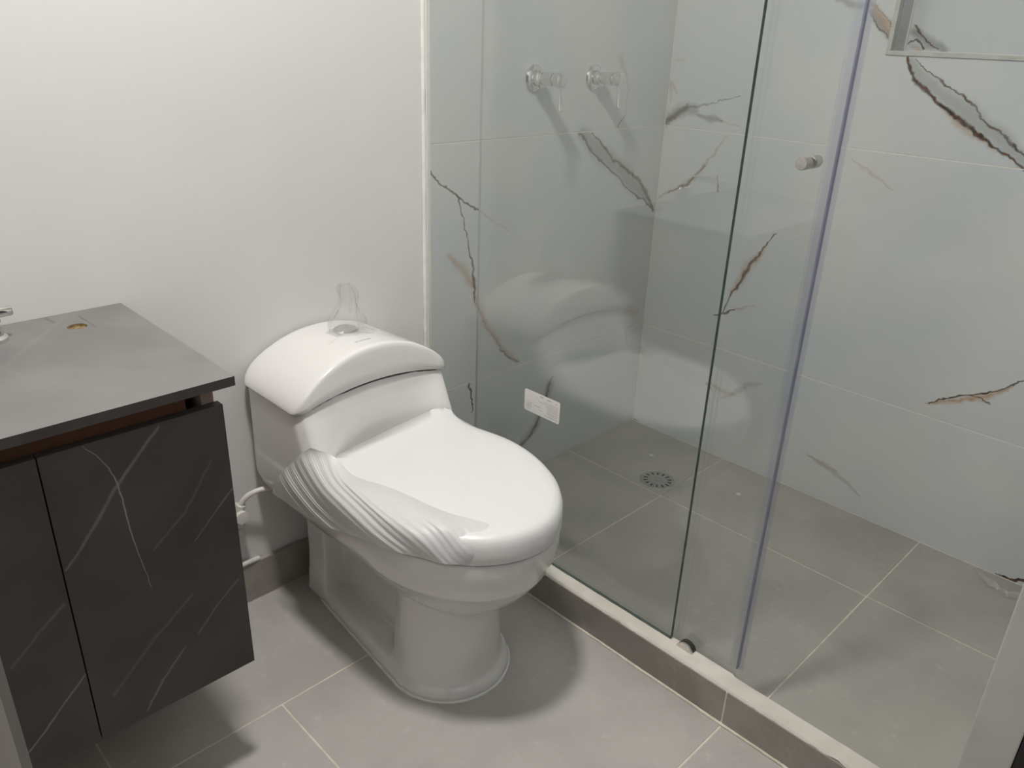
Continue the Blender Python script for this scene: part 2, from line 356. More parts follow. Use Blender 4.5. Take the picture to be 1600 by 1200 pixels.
M['door'] = laminate('dark_vein_laminate_front', VEINS_DOOR, 'XZ', (0.038, 0.033, 0.031), (0.052, 0.045, 0.043), 0.42, 0.4)
M['top'] = laminate('dark_vein_laminate_lit_top', VEINS_TOP, 'XY', (0.165, 0.16, 0.155), (0.20, 0.19, 0.184), 0.33, 0.6)  # lighter copy of the door laminate, overhead light worked into its base colour
M['edge'] = noisy('dark_laminate_edge', (0.045, 0.038, 0.037), (0.06, 0.052, 0.05), 20, 0.4)
M['wood'] = noisy('dark_brown_carcass_board', (0.17, 0.078, 0.045), (0.25, 0.12, 0.07), 9, 0.5)
M['board_end'] = noisy('pale_brown_board_edge', (0.32, 0.235, 0.18), (0.38, 0.285, 0.225), 30, 0.6)
M['chip'] = noisy('raw_chipboard', (0.16, 0.11, 0.05), (0.34, 0.25, 0.13), 180, 0.9, 0.5)
M['hose'] = noisy('white_plastic', (0.68, 0.65, 0.60), (0.74, 0.71, 0.66), 15, 0.35)
M['paper'] = noisy('white_sticker_paper', (0.74, 0.72, 0.70), (0.77, 0.75, 0.73), 50, 0.5)
M['ink'] = noisy('grey_print', (0.30, 0.29, 0.29), (0.36, 0.35, 0.35), 50, 0.6)
M['logo'] = noisy('pale_grey_print', (0.42, 0.42, 0.41), (0.46, 0.46, 0.45), 50, 0.5)
M['drain_hole'] = noisy('dark_drain', (0.02, 0.018, 0.016), (0.03, 0.028, 0.025), 50, 0.7)
M['plaster'] = noisy('white_plaster', (0.62, 0.60, 0.56), (0.70, 0.68, 0.64), 60, 0.8)
M['diffuser'] = new_mat('lamp_diffuser')[0]
_b = M['diffuser'].node_tree.nodes['Principled BSDF']
_b.inputs['Emission Color'].default_value = (1.0, 0.95, 0.88, 1); _b.inputs['Emission Strength'].default_value = 12.0

# ------------------------------------------------------------------ object helpers
def link(name, mesh, parent=None, mat=None, smooth=False):
    o = bpy.data.objects.new(name, mesh); COL.objects.link(o)
    if parent: o.parent = parent
    if mat is not None:
        for m in (mat if isinstance(mat, (list, tuple)) else [mat]): mesh.materials.append(M[m])
    if smooth:
        for p in mesh.polygons: p.use_smooth = True
    return o
def from_bm(name, bm, parent=None, mat=None, smooth=False):
    me = bpy.data.meshes.new(name); bmesh.ops.recalc_face_normals(bm, faces=bm.faces); bm.to_mesh(me); bm.free()
    return link(name, me, parent, mat, smooth)
def box_bm(bm, a, b, bev=0.0):
    ret = bmesh.ops.create_cube(bm, size=1.0)
    vs = ret['verts']
    for v in vs:
        v.co = Vector([a[i] + (v.co[i] + .5) * (b[i] - a[i]) for i in range(3)])
    if bev:
        es = list({e for v in vs for e in v.link_edges})
        bmesh.ops.bevel(bm, geom=es, offset=bev, segments=2, affect='EDGES', profile=0.6)
def box(name, a, b, mat, parent=None, bev=0.0):
    bm = bmesh.new(); box_bm(bm, a, b, bev)
    return from_bm(name, bm, parent, mat)
def prism(name, poly, axis, lo, hi, mat, parent=None, bev=0.0):
    """poly: 2D points in the two axes left after `axis`"""
    bm = bmesh.new(); vs = []
    idx = [i for i in range(3) if i != axis]
    for h in (lo, hi):
        row = []
        for p in poly:
            c = [0, 0, 0]; c[idx[0]] = p[0]; c[idx[1]] = p[1]; c[axis] = h; row.append(bm.verts.new(c))
        vs.append(row)
    n = len(poly)
    bm.faces.new(vs[0]); bm.faces.new(vs[1])
    for i in range(n): bm.faces.new((vs[0][i], vs[0][(i + 1) % n], vs[1][(i + 1) % n], vs[1][i]))
    if bev: bmesh.ops.bevel(bm, geom=list(bm.edges), offset=bev, segments=1, affect='EDGES')
    return from_bm(name, bm, parent, mat)
def loft(name, rings, mat, parent=None, smooth=True, caps=True, closed=True):
    bm = bmesh.new(); vr = [[bm.verts.new(p) for p in r] for r in rings]
    for a, b in zip(vr[:-1], vr[1:]):
        n = len(a)
        for i in range(n if closed else n - 1):
            j = (i + 1) % n; bm.faces.new((a[i], a[j], b[j], b[i]))
    if caps: bm.faces.new(vr[0]); bm.faces.new(vr[-1])
    return from_bm(name, bm, parent, mat, smooth)
def lathe(name, origin, axis, prof, mat, parent=None, seg=32, smooth=True):
    """prof: (distance along axis, radius)"""
    ax = Vector(axis).normalized(); q = ax.to_track_quat('Z', 'Y').to_matrix()
    rings = []
    for d, r in prof:
        rings.append([Vector(origin) + q @ Vector((max(r, 1e-5) * math.cos(2 * math.pi * k / seg), max(r, 1e-5) * math.sin(2 * math.pi * k / seg), d)) for k in range(seg)])
    o = loft(name, rings, mat, parent, smooth)
    if smooth:
        auto_smooth(o, 35)
    return o
def auto_smooth(o, deg):
    me = o.data; bm = bmesh.new(); bm.from_mesh(me)
    for e in bm.edges:
        if len(e.link_faces) == 2 and e.calc_face_angle(0) > math.radians(deg): e.smooth = False
    bm.to_mesh(me); bm.free()
def smooth_path(pts, n=6):
    out = []; P = [Vector(p) for p in pts]; P = [P[0]] + P + [P[-1]]
    for i in range(1, len(P) - 2):
        for k in range(n):
            t = k / n; a, b, c, d = P[i - 1:i + 3]
            out.append(.5 * ((2 * b) + (-a + c) * t + (2 * a - 5 * b + 4 * c - d) * t * t + (-a + 3 * b - 3 * c + d) * t ** 3))
    out.append(P[-2]); return out
def tube(name, pts, r, mat, parent=None, seg=12, n=6):
    P = smooth_path(pts, n); rings = []; up = Vector((0.13, 0.21, 1))
    for i, p in enumerate(P):
        t = (P[min(i + 1, len(P) - 1)] - P[max(i - 1, 0)]).normalized()
        s = t.cross(up).normalized(); u = s.cross(t)
        rr = r[0] + (r[1] - r[0]) * i / (len(P) - 1) if isinstance(r, tuple) else r
        rings.append([p + rr * (math.cos(2 * math.pi * k / seg) * s + math.sin(2 * math.pi * k / seg) * u) for k in range(seg)])
    return loft(name, rings, mat, parent)
def thing(name, loc, label, cat, group=None):
    o = bpy.data.objects.new(name, None); COL.objects.link(o); o.location = loc; o.empty_display_size = 0.05
    o['label'] = label; o['category'] = cat
    if group: o['group'] = group
    THINGS.append(o)
    return o
THINGS = []
def tag(o, label, cat, group=None):
    o['label'] = label; o['category'] = cat
    if group: o['group'] = group
def structure(o, label=None, cat=None):
    o['kind'] = 'structure'
    if label: o['label'] = label
    if cat: o['category'] = cat
    return o
def settle():
    """children were built in world coordinates: keep them in place under their offset parents"""
    bpy.context.view_layer.update()
    for t in THINGS:
        inv = Matrix.Translation(-t.location)
        for c in t.children: c.matrix_parent_inverse = inv

# ------------------------------------------------------------------ room shell
G = 0.0019                       # half a joint
def jit(): return random.uniform(-0.0003, 0.0003)
floor = structure(box('floor', (XL - .1, YF - .5, -0.06), (XR + .1, YB + .1, -0.0009), 'grout'), 'grey stone tiled bathroom and shower floor with cream joints', 'floor')
def floor_tile(x0, y0, x1, y1, mat):
    box('tile', (x0 + G, y0 + G, -0.012), (x1 - G, y1 - G, jit()), mat, floor, 0.0006)
YJ1, YJ2 = 1.083, 0.484
for x0, x1 in ((XL, -0.378 + .0), ):
    pass
floor_tile(XL, YJ1, 0.2215, YB, 'floor_tile'); floor_tile(0.2215, YJ1, 0.8215, YB, 'floor_tile'); floor_tile(0.8215, YJ1, CURB_X0, YB, 'floor_tile')
floor_tile(XL, YJ2, -0.088, YJ1, 'floor_tile'); floor_tile(-0.088, YJ2, 0.508, YJ1, 'floor_tile'); floor_tile(0.508, YJ2, CURB_X0, YJ1, 'floor_tile')
floor_tile(XL, -0.116, 0.20, YJ2, 'floor_tile'); floor_tile(0.20, -0.116, 0.80, YJ2, 'floor_tile'); floor_tile(0.80, -0.116, CURB_X0, YJ2, 'floor_tile')
XJ = 1.675
for y0, y1 in ((1.047, YB), (0.458, 1.047), (0.105, 0.458)):
    floor_tile(CURB_X1, y0, XJ, y1, 'shower_floor_tile')
for y0, y1 in ((1.047, YB), (0.458, 1.047), (0.105, 0.458)):
    floor_tile(XJ, y0, XR, y1, 'shower_floor_tile')

Z1, Z2, Z3 = 0.343, 0.9515, 1.562
wall_back = structure(box('wall_back', (XL - .1, YB, -.05), (XR + .1, YB + .1, CEIL + .02), 'paint'), 'white painted wall behind the toilet, marble tiled inside the shower', 'wall')
TT = 0.005
def back_tile(x0, x1, z0, z1): box('tile', (x0 + G * .5, YB - TT, z0 + G * .6), (x1 - G * .5, YB + .01, z1 - G * .6), marble_part('veined_marble_back', VEINS_BACK, 'XZ', (x0, z0), (x1, z1)), wall_back, 0.0005)
gb = box('grout_bed', (1.131, YB - TT + .0007, 0), (XR, YB + .01, CEIL), 'wall_grout', wall_back)
for z0, z1 in ((0, Z1 + .006), (Z1 + .006, Z2), (Z2, Z3), (Z3, CEIL)):
    back_tile(1.131, 1.281, z0, z1); back_tile(1.281, XR - .002, z0, z1)
# side wall with the niche opening
NY0, NY1, NZ0, NZ1, ND = 0.30, 0.800, 1.172, 1.50, 0.08
GBX = .0008
bm = bmesh.new()
box_bm(bm, (XR + GBX, 0, -.05), (XR + .2, YB + .1, NZ0 - .01)); box_bm(bm, (XR + GBX, 0, NZ1 + .01), (XR + .2, YB + .1, CEIL + .02))
box_bm(bm, (XR + GBX, 0, NZ0 - .01), (XR + .2, NY0 - .01, NZ1 + .01)); box_bm(bm, (XR + GBX, NY1 + .01, NZ0 - .01), (XR + .2, YB + .1, NZ1 + .01))
box_bm(bm, (XR + ND + .01, NY0 - .01, NZ0 - .01), (XR + .2, NY1 + .01, NZ1 + .01))
wall_right = structure(from_bm('wall_right', bm, None, 'wall_grout'), 'white marble tiled shower side wall with brown and grey veins', 'wall')
YT = 0.195
def side_poly(poly):
    ys = [p[0] for p in poly]; zs = [p[1] for p in poly]
    mat = marble_part('veined_marble_side', VEINS_RIGHT, 'YZ', (min(ys), min(zs)), (max(ys), max(zs)))
    prism('tile', poly, 0, XR, XR + TT + .004, mat, wall_right, 0.0005)
g = G * .6
for z0, z1 in ((0, Z1), (Z1, Z2), (Z3, CEIL)):
    side_poly([(YT + g, z0 + g), (YB - TT - g, z0 + g), (YB - TT - g, z1 - g), (YT + g, z1 - g)])
    side_poly([(YF + g, z0 + g), (YT - g, z0 + g), (YT - g, z1 - g), (YF + g, z1 - g)])
FW = 0.008
side_poly([(YT + g, Z2 + g), (YB - TT - g, Z2 + g), (YB - TT - g, Z3 - g), (NY1 + FW, Z3 - g), (NY1 + FW, NZ0 - FW), (YT + g, NZ0 - FW)])
side_poly([(YF + g, Z2 + g), (YT - g, Z2 + g), (YT - g, Z3 - g), (YF + g, Z3 - g)])
side_poly([(YT + g, NZ1 + FW), (NY1 + FW, NZ1 + FW), (NY1 + FW, Z3 - g), (YT + g, Z3 - g)])
side_poly([(YT + g, NZ0 - FW), (NY0 - FW, NZ0 - FW), (NY0 - FW, NZ1 + FW), (YT + g, NZ1 + FW)])
box('niche_back', (XR + ND, NY0, NZ0), (XR + ND + .01, NY1, NZ1), marble_part('veined_marble_niche', VEINS_RIGHT, 'YZ', (NY0, NZ0), (NY1 + .01, NZ1)), wall_right)
box('niche_side', (XR + .003, NY1 - .0, NZ0), (XR + ND, NY1 + .009, NZ1), 'marble_plain', wall_right)
box('niche_side', (XR + .003, NY0 - .009, NZ0), (XR + ND, NY0, NZ1), 'marble_plain', wall_right)
box('niche_sill', (XR + .003, NY0 - .009, NZ0 - .01), (XR + ND, NY1 + .009, NZ0), 'marble_plain', wall_right)
box('niche_head', (XR + .003, NY0 - .009, NZ1), (XR + ND, NY1 + .009, NZ1 + .01), 'marble_plain', wall_right)
bm = bmesh.new()
for a, b in (((NY0 - FW, NZ0 - FW), (NY1 + FW, NZ0 + .002)), ((NY0 - FW, NZ1 - .002), (NY1 + FW, NZ1 + FW)),
             ((NY1 - .002, NZ0 + .002), (NY1 + FW, NZ1 - .002)), ((NY0 - FW, NZ0 + .002), (NY0 + .002, NZ1 - .002))):
    box_bm(bm, (XR - .0035, a[0], a[1]), (XR + .01, b[0], b[1]), 0.0012)
from_bm('niche_trim', bm, wall_right, 'trim_grey')
bm = bmesh.new(); box_bm(bm, (XR + ND - .003, NY1 - .003, NZ0), (XR + ND, NY1, NZ1)); box_bm(bm, (XR + .02, NY1 - .0012, NZ0), (XR + .0225, NY1 + .001, NZ1))
box_bm(bm, (XR + ND - .003, NY0, NZ0), (XR + ND, NY1, NZ0 + .003))
from_bm('niche_sealant', bm, wall_right, 'wall_grout')

# front wall with the open doorway the picture is taken from
DX0, DX1, DZ = 0.0105, 0.98, 2.02
structure(box('wall_left', (XL - .1, 0, -.05), (XL, YB + .1, CEIL + .02), 'paint'), 'white painted left wall beside the vanity', 'wall')
bm = bmesh.new()
box_bm(bm, (XL - .1, .04, -.05), (DX0 - .03, YF, CEIL + .02)); box_bm(bm, (DX1 + .03, .04, -.05), (XR + .1, YF, CEIL + .02)); box_bm(bm, (DX0 - .03, .04, DZ + .03), (DX1 + .03, YF, CEIL + .02))
structure(from_bm('wall_front', bm, None, 'paint'), 'front wall with the open doorway', 'wall')
structure(box('trim_1', (DX1, .0515, -.002), (DX1 + .03, YF + .0005, DZ), 'jamb', None, 0.002), 'pale grey door jamb at the right edge of the picture', 'door jamb')
structure(box('trim_2', (DX1 + .0005, -.06, -.002), (DX1 + .06, .0505, DZ), 'hall_dark'), 'black strip standing in for the dark hallway outside the pale jamb', 'dark hallway stand-in')
structure(prism('trim_3', [(DX0 - .03, .045), (.0020, .045), (DX0 - .0015, YF - .004), (DX0, YF - .001), (DX0, YF + .0005), (DX0 - .03, YF + .0005)], 2, -.002, DZ, 'lintel'), 'taupe door jamb at the lower left corner of the picture', 'door jamb')
structure(box('trim_4', (DX0 - .03, .045, DZ), (DX1 + .03, YF + .0005, DZ + .03), 'jamb'), 'door head jamb above the opening', 'door jamb')
structure(box('ceiling', (XL - .1, 0, CEIL), (XR + .1, YB + .1, CEIL + .08), 'ceiling'), 'white bathroom ceiling', 'ceiling')
baseboard = structure(box('baseboard_back', (XL, YB - .0097, 0.0), (CURB_X0, YB + .002, .094), 'grout'), 'grey brown tile skirting along the back wall', 'baseboard')
for x0, x1 in ((XL, .25), (.25, .85), (.85, CURB_X0)):
    box('tile', (x0 + G, YB - .0105, .0025), (x1 - G, YB - .004, .097), 'skirting_tile', baseboard, 0.0008)
# ragged strip of sealant where the tiles end
bm = bmesh.new(); rings = []
for k in range(121):
    z = .09 + (CEIL - .09) * k / 120
    w = 0.0015 * noise.noise(Vector((0, 0, z * 14))) + 0.0012 * noise.noise(Vector((3, 0, z * 60)))
    rings.append([Vector((1.111, YB, z)), Vector((1.113, YB - .004, z)), Vector((1.119 + w, YB - .0055, z)), Vector((1.1225 + w * 1.5, YB - .002, z)), Vector((1.1225 + w, YB + .001, z))])
structure(loft('trim_5', rings, 'silicone'), 'ragged white edge strip between painted wall and shower glass', 'sealant strip')
structure(box('trim_6', (1.1215, YB - .0045, .083), (1.132, YB + .001, CEIL), 'wall_grout'), 'pale grey joint where the fixed shower glass meets the back wall', 'sealant strip')

# ------------------------------------------------------------------ shower curb
curb = thing('shower_curb', (1.11, .75, 0), 'low shower curb with worn white top and grey brown tile front below the glass', 'curb')
rings = []
for k in range(131):
    y = YF + (YB - .007 - YF) * k / 130
    w = 0.0030 * noise.noise(Vector((y * 9, 1, 0))) + 0.0024 * noise.noise(Vector((y * 45, 2, 0)))
    x1 = CURB_X1 if y > 0.495 else CURB_X1 - .004
    rings.append([Vector((CURB_X0 - .0015 + max(-.0015, w), y, CURB_Z - .0045 + 1.3 * w)), Vector((CURB_X0 + .002 + .5 * w, y, CURB_Z)), Vector((x1 - .002, y, CURB_Z + .3 * w)), Vector((x1, y, CURB_Z - .002)), Vector((CURB_X1, y, 0)), Vector((CURB_X0 + .004, y, 0)), Vector((CURB_X0 + .004, y, CURB_Z - .0045))])
loft('curb_core', rings, 'curb_top', curb, False)
for y0, y1 in ((YF, .4865), (.4865, 1.0865), (1.0865, YB - .012)):
    box('tile', (CURB_X0 - .0035, y0 + G, .003), (CURB_X0 + .005, y1 - G, CURB_Z - .004), 'skirting_tile', curb, 0.0008)
box('joint', (CURB_X0 - .0026, YF, .001), (CURB_X0 + .004, YB - .012, CURB_Z - .006), 'grout', curb)
rings = []
for k in range(121):
    y = YF + (YB - .012 - YF) * k / 120
    w = 0.0012 * noise.noise(Vector((y * 50, 5, 0))) + .001 * noise.noise(Vector((y * 11, 7, 0)))
    rings.append([Vector((CURB_X0 - .0075 + w, y, -.0005)), Vector((CURB_X0 - .006 + w, y, .0022)), Vector((CURB_X0 - .002, y, .0055 + w)), Vector((CURB_X0, y, -.0005))])
loft('grout_bead', rings, 'grout', curb, True)

# ------------------------------------------------------------------ glass
GX = 1.1235; GT = 0.008; PY = 0.6385
fixed = thing('fixed_glass_panel', (GX, 1.0, CURB_Z), 'fixed clear glass shower panel standing on the curb beside the toilet', 'glass panel')
box('pane', (GX, PY, CURB_Z + .001), (GX + GT, YB - .0055, 1.98), 'glass', fixed)
box('edge', (GX + .0005, PY - .0009, CURB_Z + .001), (GX + GT - .0005, PY - .0001, 1.98), 'glass_edge', fixed)
box('edge', (GX + .0003, PY, CURB_Z - .0003), (GX + GT - .0003, YB - .006, CURB_Z + .0012), 'glass_edge', fixed)
lathe('top_rail', (1.1363, YF, 1.95), (0, 1, 0), [(0, .010), (1.29, .010)], 'steel', fixed, 16)
DXG = 1.1385; DY0 = 0.497; DY1 = 1.2455
slider = thing('sliding_glass_door', (DXG, .85, CURB_Z), 'sliding clear glass shower door with lilac edge seal and round knob', 'glass door')
box('pane', (DXG, DY0 + .004, .070), (DXG + GT, DY1, 1.92), 'glass', slider)
box('edge', (DXG + .001, DY1 + .0001, .070), (DXG + GT - .001, DY1 + .0008, 1.92), 'glass', slider)
box('edge', (DXG + .0003, DY0 + .004, .0685), (DXG + GT - .0003, DY1, .070), 'glass_edge', slider)
rings = []
prof = [(DXG - .0012, DY0 + .018), (DXG - .0012, DY0 + .003), (DXG + .001, DY0), (DXG + .004, DY0 - .009), (DXG + .007, DY0), (DXG + GT + .0012, DY0 + .003), (DXG + GT + .0012, DY0 + .018)]
bm = bmesh.new(); rows = [[bm.verts.new((x, y, z)) for x, y in prof] for z in (.094, 1.92)]
for i in range(len(prof) - 1): bm.faces.new((rows[0][i], rows[0][i + 1], rows[1][i + 1], rows[1][i]))
seal = from_bm('edge_seal', bm, slider, 'seal')
box('seal_core', (DXG + .0003, DY0 + .0005, .094), (DXG + GT - .0003, DY0 + .0038, 1.92), 'seal_core', slider, .0008)
kn = (DXG, .539, 1.023)
for sx, x0 in ((-1, DXG), (1, DXG + GT)):
    lathe('knob', (x0, kn[1], kn[2]), (sx, 0, 0), [(0, .0072), (.003, .0072), (.0032, .0095), (.020, .0095), (.022, .0085), (.0222, 0)], 'steel', slider, 28)
for y in (.62, 1.12):
    lathe('roller', (DXG - .004, y, 1.915), (1, 0, 0), [(0, .02), (.018, .02)], 'steel', slider, 24)
guide = thing('door_guide', (1.127, .602, CURB_Z), 'small round steel door guide disc standing on the shower curb', 'door guide')
def half_disc(name, x0, x1, r, mat):
    pts = [(.602 + r * math.cos(t), max(CURB_Z - .003 + r * math.sin(t), CURB_Z - .0005)) for t in [math.radians(a) for a in range(-10, 191, 8)]]
    prism(name, pts, 0, x0, x1, mat, guide)
half_disc('disc', 1.1175, 1.1215, .0185, 'steel'); half_disc('pad', 1.1216, 1.1345, .0180, 'steel_and_gap_dark')
# sticker
sy0, sy1, sz0, sz1 = 0.968, 1.070, 0.4360, 0.4855
sticker = thing('glass_sticker', (GX - .0005, 1.02, sz0), 'small white printed sticker on the fixed shower glass panel', 'sticker')
bm = bmesh.new()
pts = []
for (cy, cz, a0) in ((sy1 - .004, sz1 - .004, 0), (sy0 + .004, sz1 - .004, 90), (sy0 + .004, sz0 + .004, 180), (sy1 - .004, sz0 + .004, 270)):
    for a in range(a0, a0 + 91, 30): pts.append((cy + .004 * math.cos(math.radians(a)), cz + .004 * math.sin(math.radians(a))))
prism('paper', pts, 0, GX - .0007, GX - .0001, 'paper', sticker)
bm = bmesh.new()
def ink(u0, u1, v, h):   # u from the left edge as seen from the room, v from the top, millimetres
    box_bm(bm, (GX - .00085, sy1 - u1 / 1000, sz1 - (v + h) / 1000), (GX - .0007, sy1 - u0 / 1000, sz1 - v / 1000))
for u0, u1, v in ((46, 55, 4), (66, 78, 5), (90, 94, 6), (36, 38, 10), (40, 44, 13), (60, 97, 13), (42, 97, 17), (62, 97, 21), (66, 97, 25), (68, 96, 29), (66, 97, 34), (66, 96, 38), (60, 97, 43),
                  (30, 50, 30), (44, 54, 36), (10, 22, 29), (10, 20, 33), (8, 22, 37), (10, 18, 42)):
    u = u0
    while u < u1:
        w = random.uniform(2, 7); ink(u, min(u + w, u1), v, .9 if v > 6 else 1.8); u += w + .8
from_bm('print', bm, sticker, 'ink')['kind'] = 'stuff'

# ------------------------------------------------------------------ shower valves
for i, (vx, lab) in enumerate(((1.449, 'left chrome shower valve with a downward lever on the marble wall'), (1.667, 'right chrome shower valve with a downward lever, nearer the shower corner'))):
    vz = 1.084; y = YB - TT
    v = thing('shower_valve', (vx, y, vz), lab, 'shower valve', 'chrome valves on the shower wall')
    lathe('flange', (vx, y, vz), (0, -1, 0), [(0, .031), (.003, .031), (.008, .026), (.010, .018), (.022, .018), (.023, .021), (.027, .0215), (.0285, .019), (.031, .015)], 'chrome', v)
    lathe('spindle', (vx, y - .030, vz), (0, -1, 0), [(0, .0145), (.022, .0145), (.0225, .0155), (.036, .0155), (.0365, .0125), (.042, .0125), (.0425, .0165), (.050, .0170), (.060, .0165), (.063, .012), (.0632, 0)], 'chrome', v)
    lathe('lever', (vx, y - .083, vz - .012), (0, -0.10, -1), [(0, .0052), (.012, .0042), (.035, .0045), (.052, .0060), (.056, .0062), (.058, .004), (.0582, 0)], 'chrome', v, 20)

# ------------------------------------------------------------------ shower drain
dc = (1.735, 1.103)
drain = thing('floor_drain', (dc[0], dc[1], 0), 'round slotted steel floor drain in the grey shower tiles', 'drain')
bm = bmesh.new()
R0 = .052
box('frame', (dc[0] - .058, dc[1] - .058, -.001), (dc[0] + .058, dc[1] + .058, .0012), 'shower_floor_tile', drain, .0005)
lathe('rim', (dc[0], dc[1], .001), (0, 0, 1), [(0, R0), (.0012, R0), (.0022, .050), (.0012, .044), (.0012, 0)], 'steel', drain, 40)
bm = bmesh.new()
NS = 14
for k in range(NS):
    a = 2 * math.pi * (k + .3) / NS; c, s = math.cos(a), math.sin(a)
    def P(r, t, z): return (dc[0] + r * c - t * s, dc[1] + r * s + t * c, z)
    vs = [bm.verts.new(P(r, t, z)) for z in (.0022, .0028) for r, t in ((.029, -.0016), (.041, -.0030), (.041, .0030), (.029, .0016))]
    bm.faces.new(vs[:4]); bm.faces.new(vs[4:])
    for i in range(4): bm.faces.new((vs[i], vs[(i + 1) % 4], vs[4 + (i + 1) % 4], vs[4 + i]))
from_bm('slots', bm, drain, 'drain_hole')
lathe('screw', (dc[0], dc[1], .002), (0, 0, 1), [(0, .007), (.0018, .007), (.0022, .005), (.0018, .0)], 'steel', drain, 20)

# ------------------------------------------------------------------ toilet
toilet = thing('toilet', (XC, 1.05, 0), 'white one piece ceramic toilet with arched tank lid against the back wall', 'toilet')
def seat_ring_pts(z, a, yf, yb, ab=None, rb=.03, n=48, yc=.99):
    """egg outline: half ellipse to the front, straight flanks to the back"""
    ab = a if ab is None else ab; P = []
    for k in range(n + 1):
        t = math.pi * k / n
        P.append(Vector((XC + a * math.cos(t), yc - (yc - yf) * math.sin(t), z)))
    # back: from left flank to right flank
    m = 10
    for k in range(1, m):
        f = k / m; P.append(Vector((XC - (a + (ab - a) * f * f * (3 - 2 * f)), yc + (yb - rb - yc) * f, z)))
    for k in range(9):
        t = math.pi - math.pi / 2 * k / 8
        P.append(Vector((XC - ab + rb + rb * math.cos(t), yb - rb + rb * math.sin(t), z)))
    for k in range(9):
        t = math.pi / 2 - math.pi / 2 * k / 8
        P.append(Vector((XC + ab - rb + rb * math.cos(t), yb - rb + rb * math.sin(t), z)))
    for k in range(m - 1, 0, -1):
        f = k / m; P.append(Vector((XC + (a + (ab - a) * f * f * (3 - 2 * f)), yc + (yb - rb - yc) * f, z)))
    return P
ZL = .525; HW = .181; TYF = 1.180; TYB = 1.392
def zarch(u): return .026 * (1 - min(1, abs(u)) ** 2)
parts = []
def shell(rings):
    bm = bmesh.new(); vr = [[bm.verts.new(p) for p in r] for r in rings]
    for a, b in zip(vr[:-1], vr[1:]):
        n = len(a)
        for i in range(n): j = (i + 1) % n; bm.faces.new((a[i], a[j], b[j], b[i]))
    bm.faces.new(list(reversed(vr[0]))); bm.faces.new(vr[-1])
    bmesh.ops.recalc_face_normals(bm, faces=bm.faces)
    me = bpy.data.meshes.new('tmp'); bm.to_mesh(me); bm.free(); parts.append(me)
# bowl
BR = [(.196, .088, .842, 1.30, .07), (.208, .099, .829, 1.33, .085), (.225, .116, .810, 1.355, .112), (.25, .136, .787, 1.375, .136), (.275, .155, .767, 1.385, .155),
      (.30, .169, .750, 1.39, .168), (.33, .180, .738, 1.392, .179), (.355, .184, .734, 1.392, .180), (.383, .184, .734, 1.392, .180)]
shell([seat_ring_pts(z, a, yf, yb, ab, rb=min(.03, ab * .5), yc=.99) for z, a, yf, yb, ab in BR])
# tank
def tank_ring(z, top=False, sc=1.0):
    P = []
    s = max(0, min(1, (ZL - z) / .11)); rc = .026 + .034 * s
    def yfront(u): return TYF + .004 - .010 * s - (.070 * s) * abs(u) ** 2.2 + .006 * (1 - u * u)
    hw = HW - .003 + .001 * s
    n = 28
    pts = []
    for k in range(n + 1):
        u = 1 - 2 * k / n
        x = XC + hw * u; y = yfront(u)
        e = abs(u) * hw - (hw - rc)
        if e > 0: y += rc - math.sqrt(max(0, rc * rc - e * e))
        pts.append((x, y))
    m = 14
    left = [(XC - hw, yfront(1) + rc + (TYB - .02 - yfront(1) - rc) * k / m) for k in range(1, m + 1)]
    bk = [(XC - hw + .02, TYB), (XC, TYB), (XC + hw - .02, TYB)]
    right = [(2 * XC - x, y) for x, y in reversed(left)]
    pts += left + bk + right
    pts = [(XC + (x - XC) * sc, 1.29 + (y - 1.29) * sc) for x, y in pts]
    return [Vector((x, y, z + (zarch((x - XC) / HW) - .0005 if top else 0))) for x, y in pts]
shell([tank_ring(z) for z in (.34, .37, .40, .42, .44, .46, .48, .50, .512)] + [tank_ring(ZL, True, s) for s in (1, .9, .7, .5, .3, .1)])
# pedestal: front column
def pill(z, r, yc, yb, rb):
    P = []
    for k in range(25):
        t = math.pi * k / 24; P.append(Vector((XC + r * math.cos(t), yc - r * 1.02 * math.sin(t), z)))
    for k in range(13):
        t = math.pi * k / 12; P.append(Vector((XC - rb * math.cos(t), yb - rb + rb * math.sin(t), z)))
    return P
shell([pill(z, r, .972, .972 + r, r) for z, r in ((.0, .122), (.012, .120), (.022, .113), (.05, .108), (.10, .105), (.15, .102), (.18, .102), (.205, .104), (.235,.11))])
shell([pill(z, r, .99, 1.345, r * .8) for z, r in ((.0, .052), (.10, .050), (.18, .052), (.26, .07))])
shell([[Vector((XC + sx * (hx), y, z)) for sx, y in ((1, y0), (-1, y0), (-1, 1.352), (1, 1.352))] for z, hx, y0 in ((.0, .098, 1.275), (.10, .088, 1.28), (.20, .088, 1.28), (.28, .12, 1.25))])
shell([pill(z, r, .972, yb, rb) for z, r, yb, rb in ((.0, .1265, 1.362, .1), (.010, .1265, 1.362, .1), (.020, .122, 1.358, .095), (.026, .112, 1.345, .085))])
bm = bmesh.new()
for me in parts: bm.from_mesh(me)
me = bpy.data.meshes.new('ceramic_body'); bm.to_mesh(me); bm.free()
for p in parts: bpy.data.meshes.remove(p)
body = link('ceramic_body', me, toilet, 'ceramic')
rm = body.modifiers.new('remesh', 'REMESH'); rm.mode = 'VOXEL'; rm.voxel_size = 0.0042; rm.use_smooth_shade = True
sm = body.modifiers.new('smooth', 'SMOOTH'); sm.factor = 0.5; sm.iterations = 10
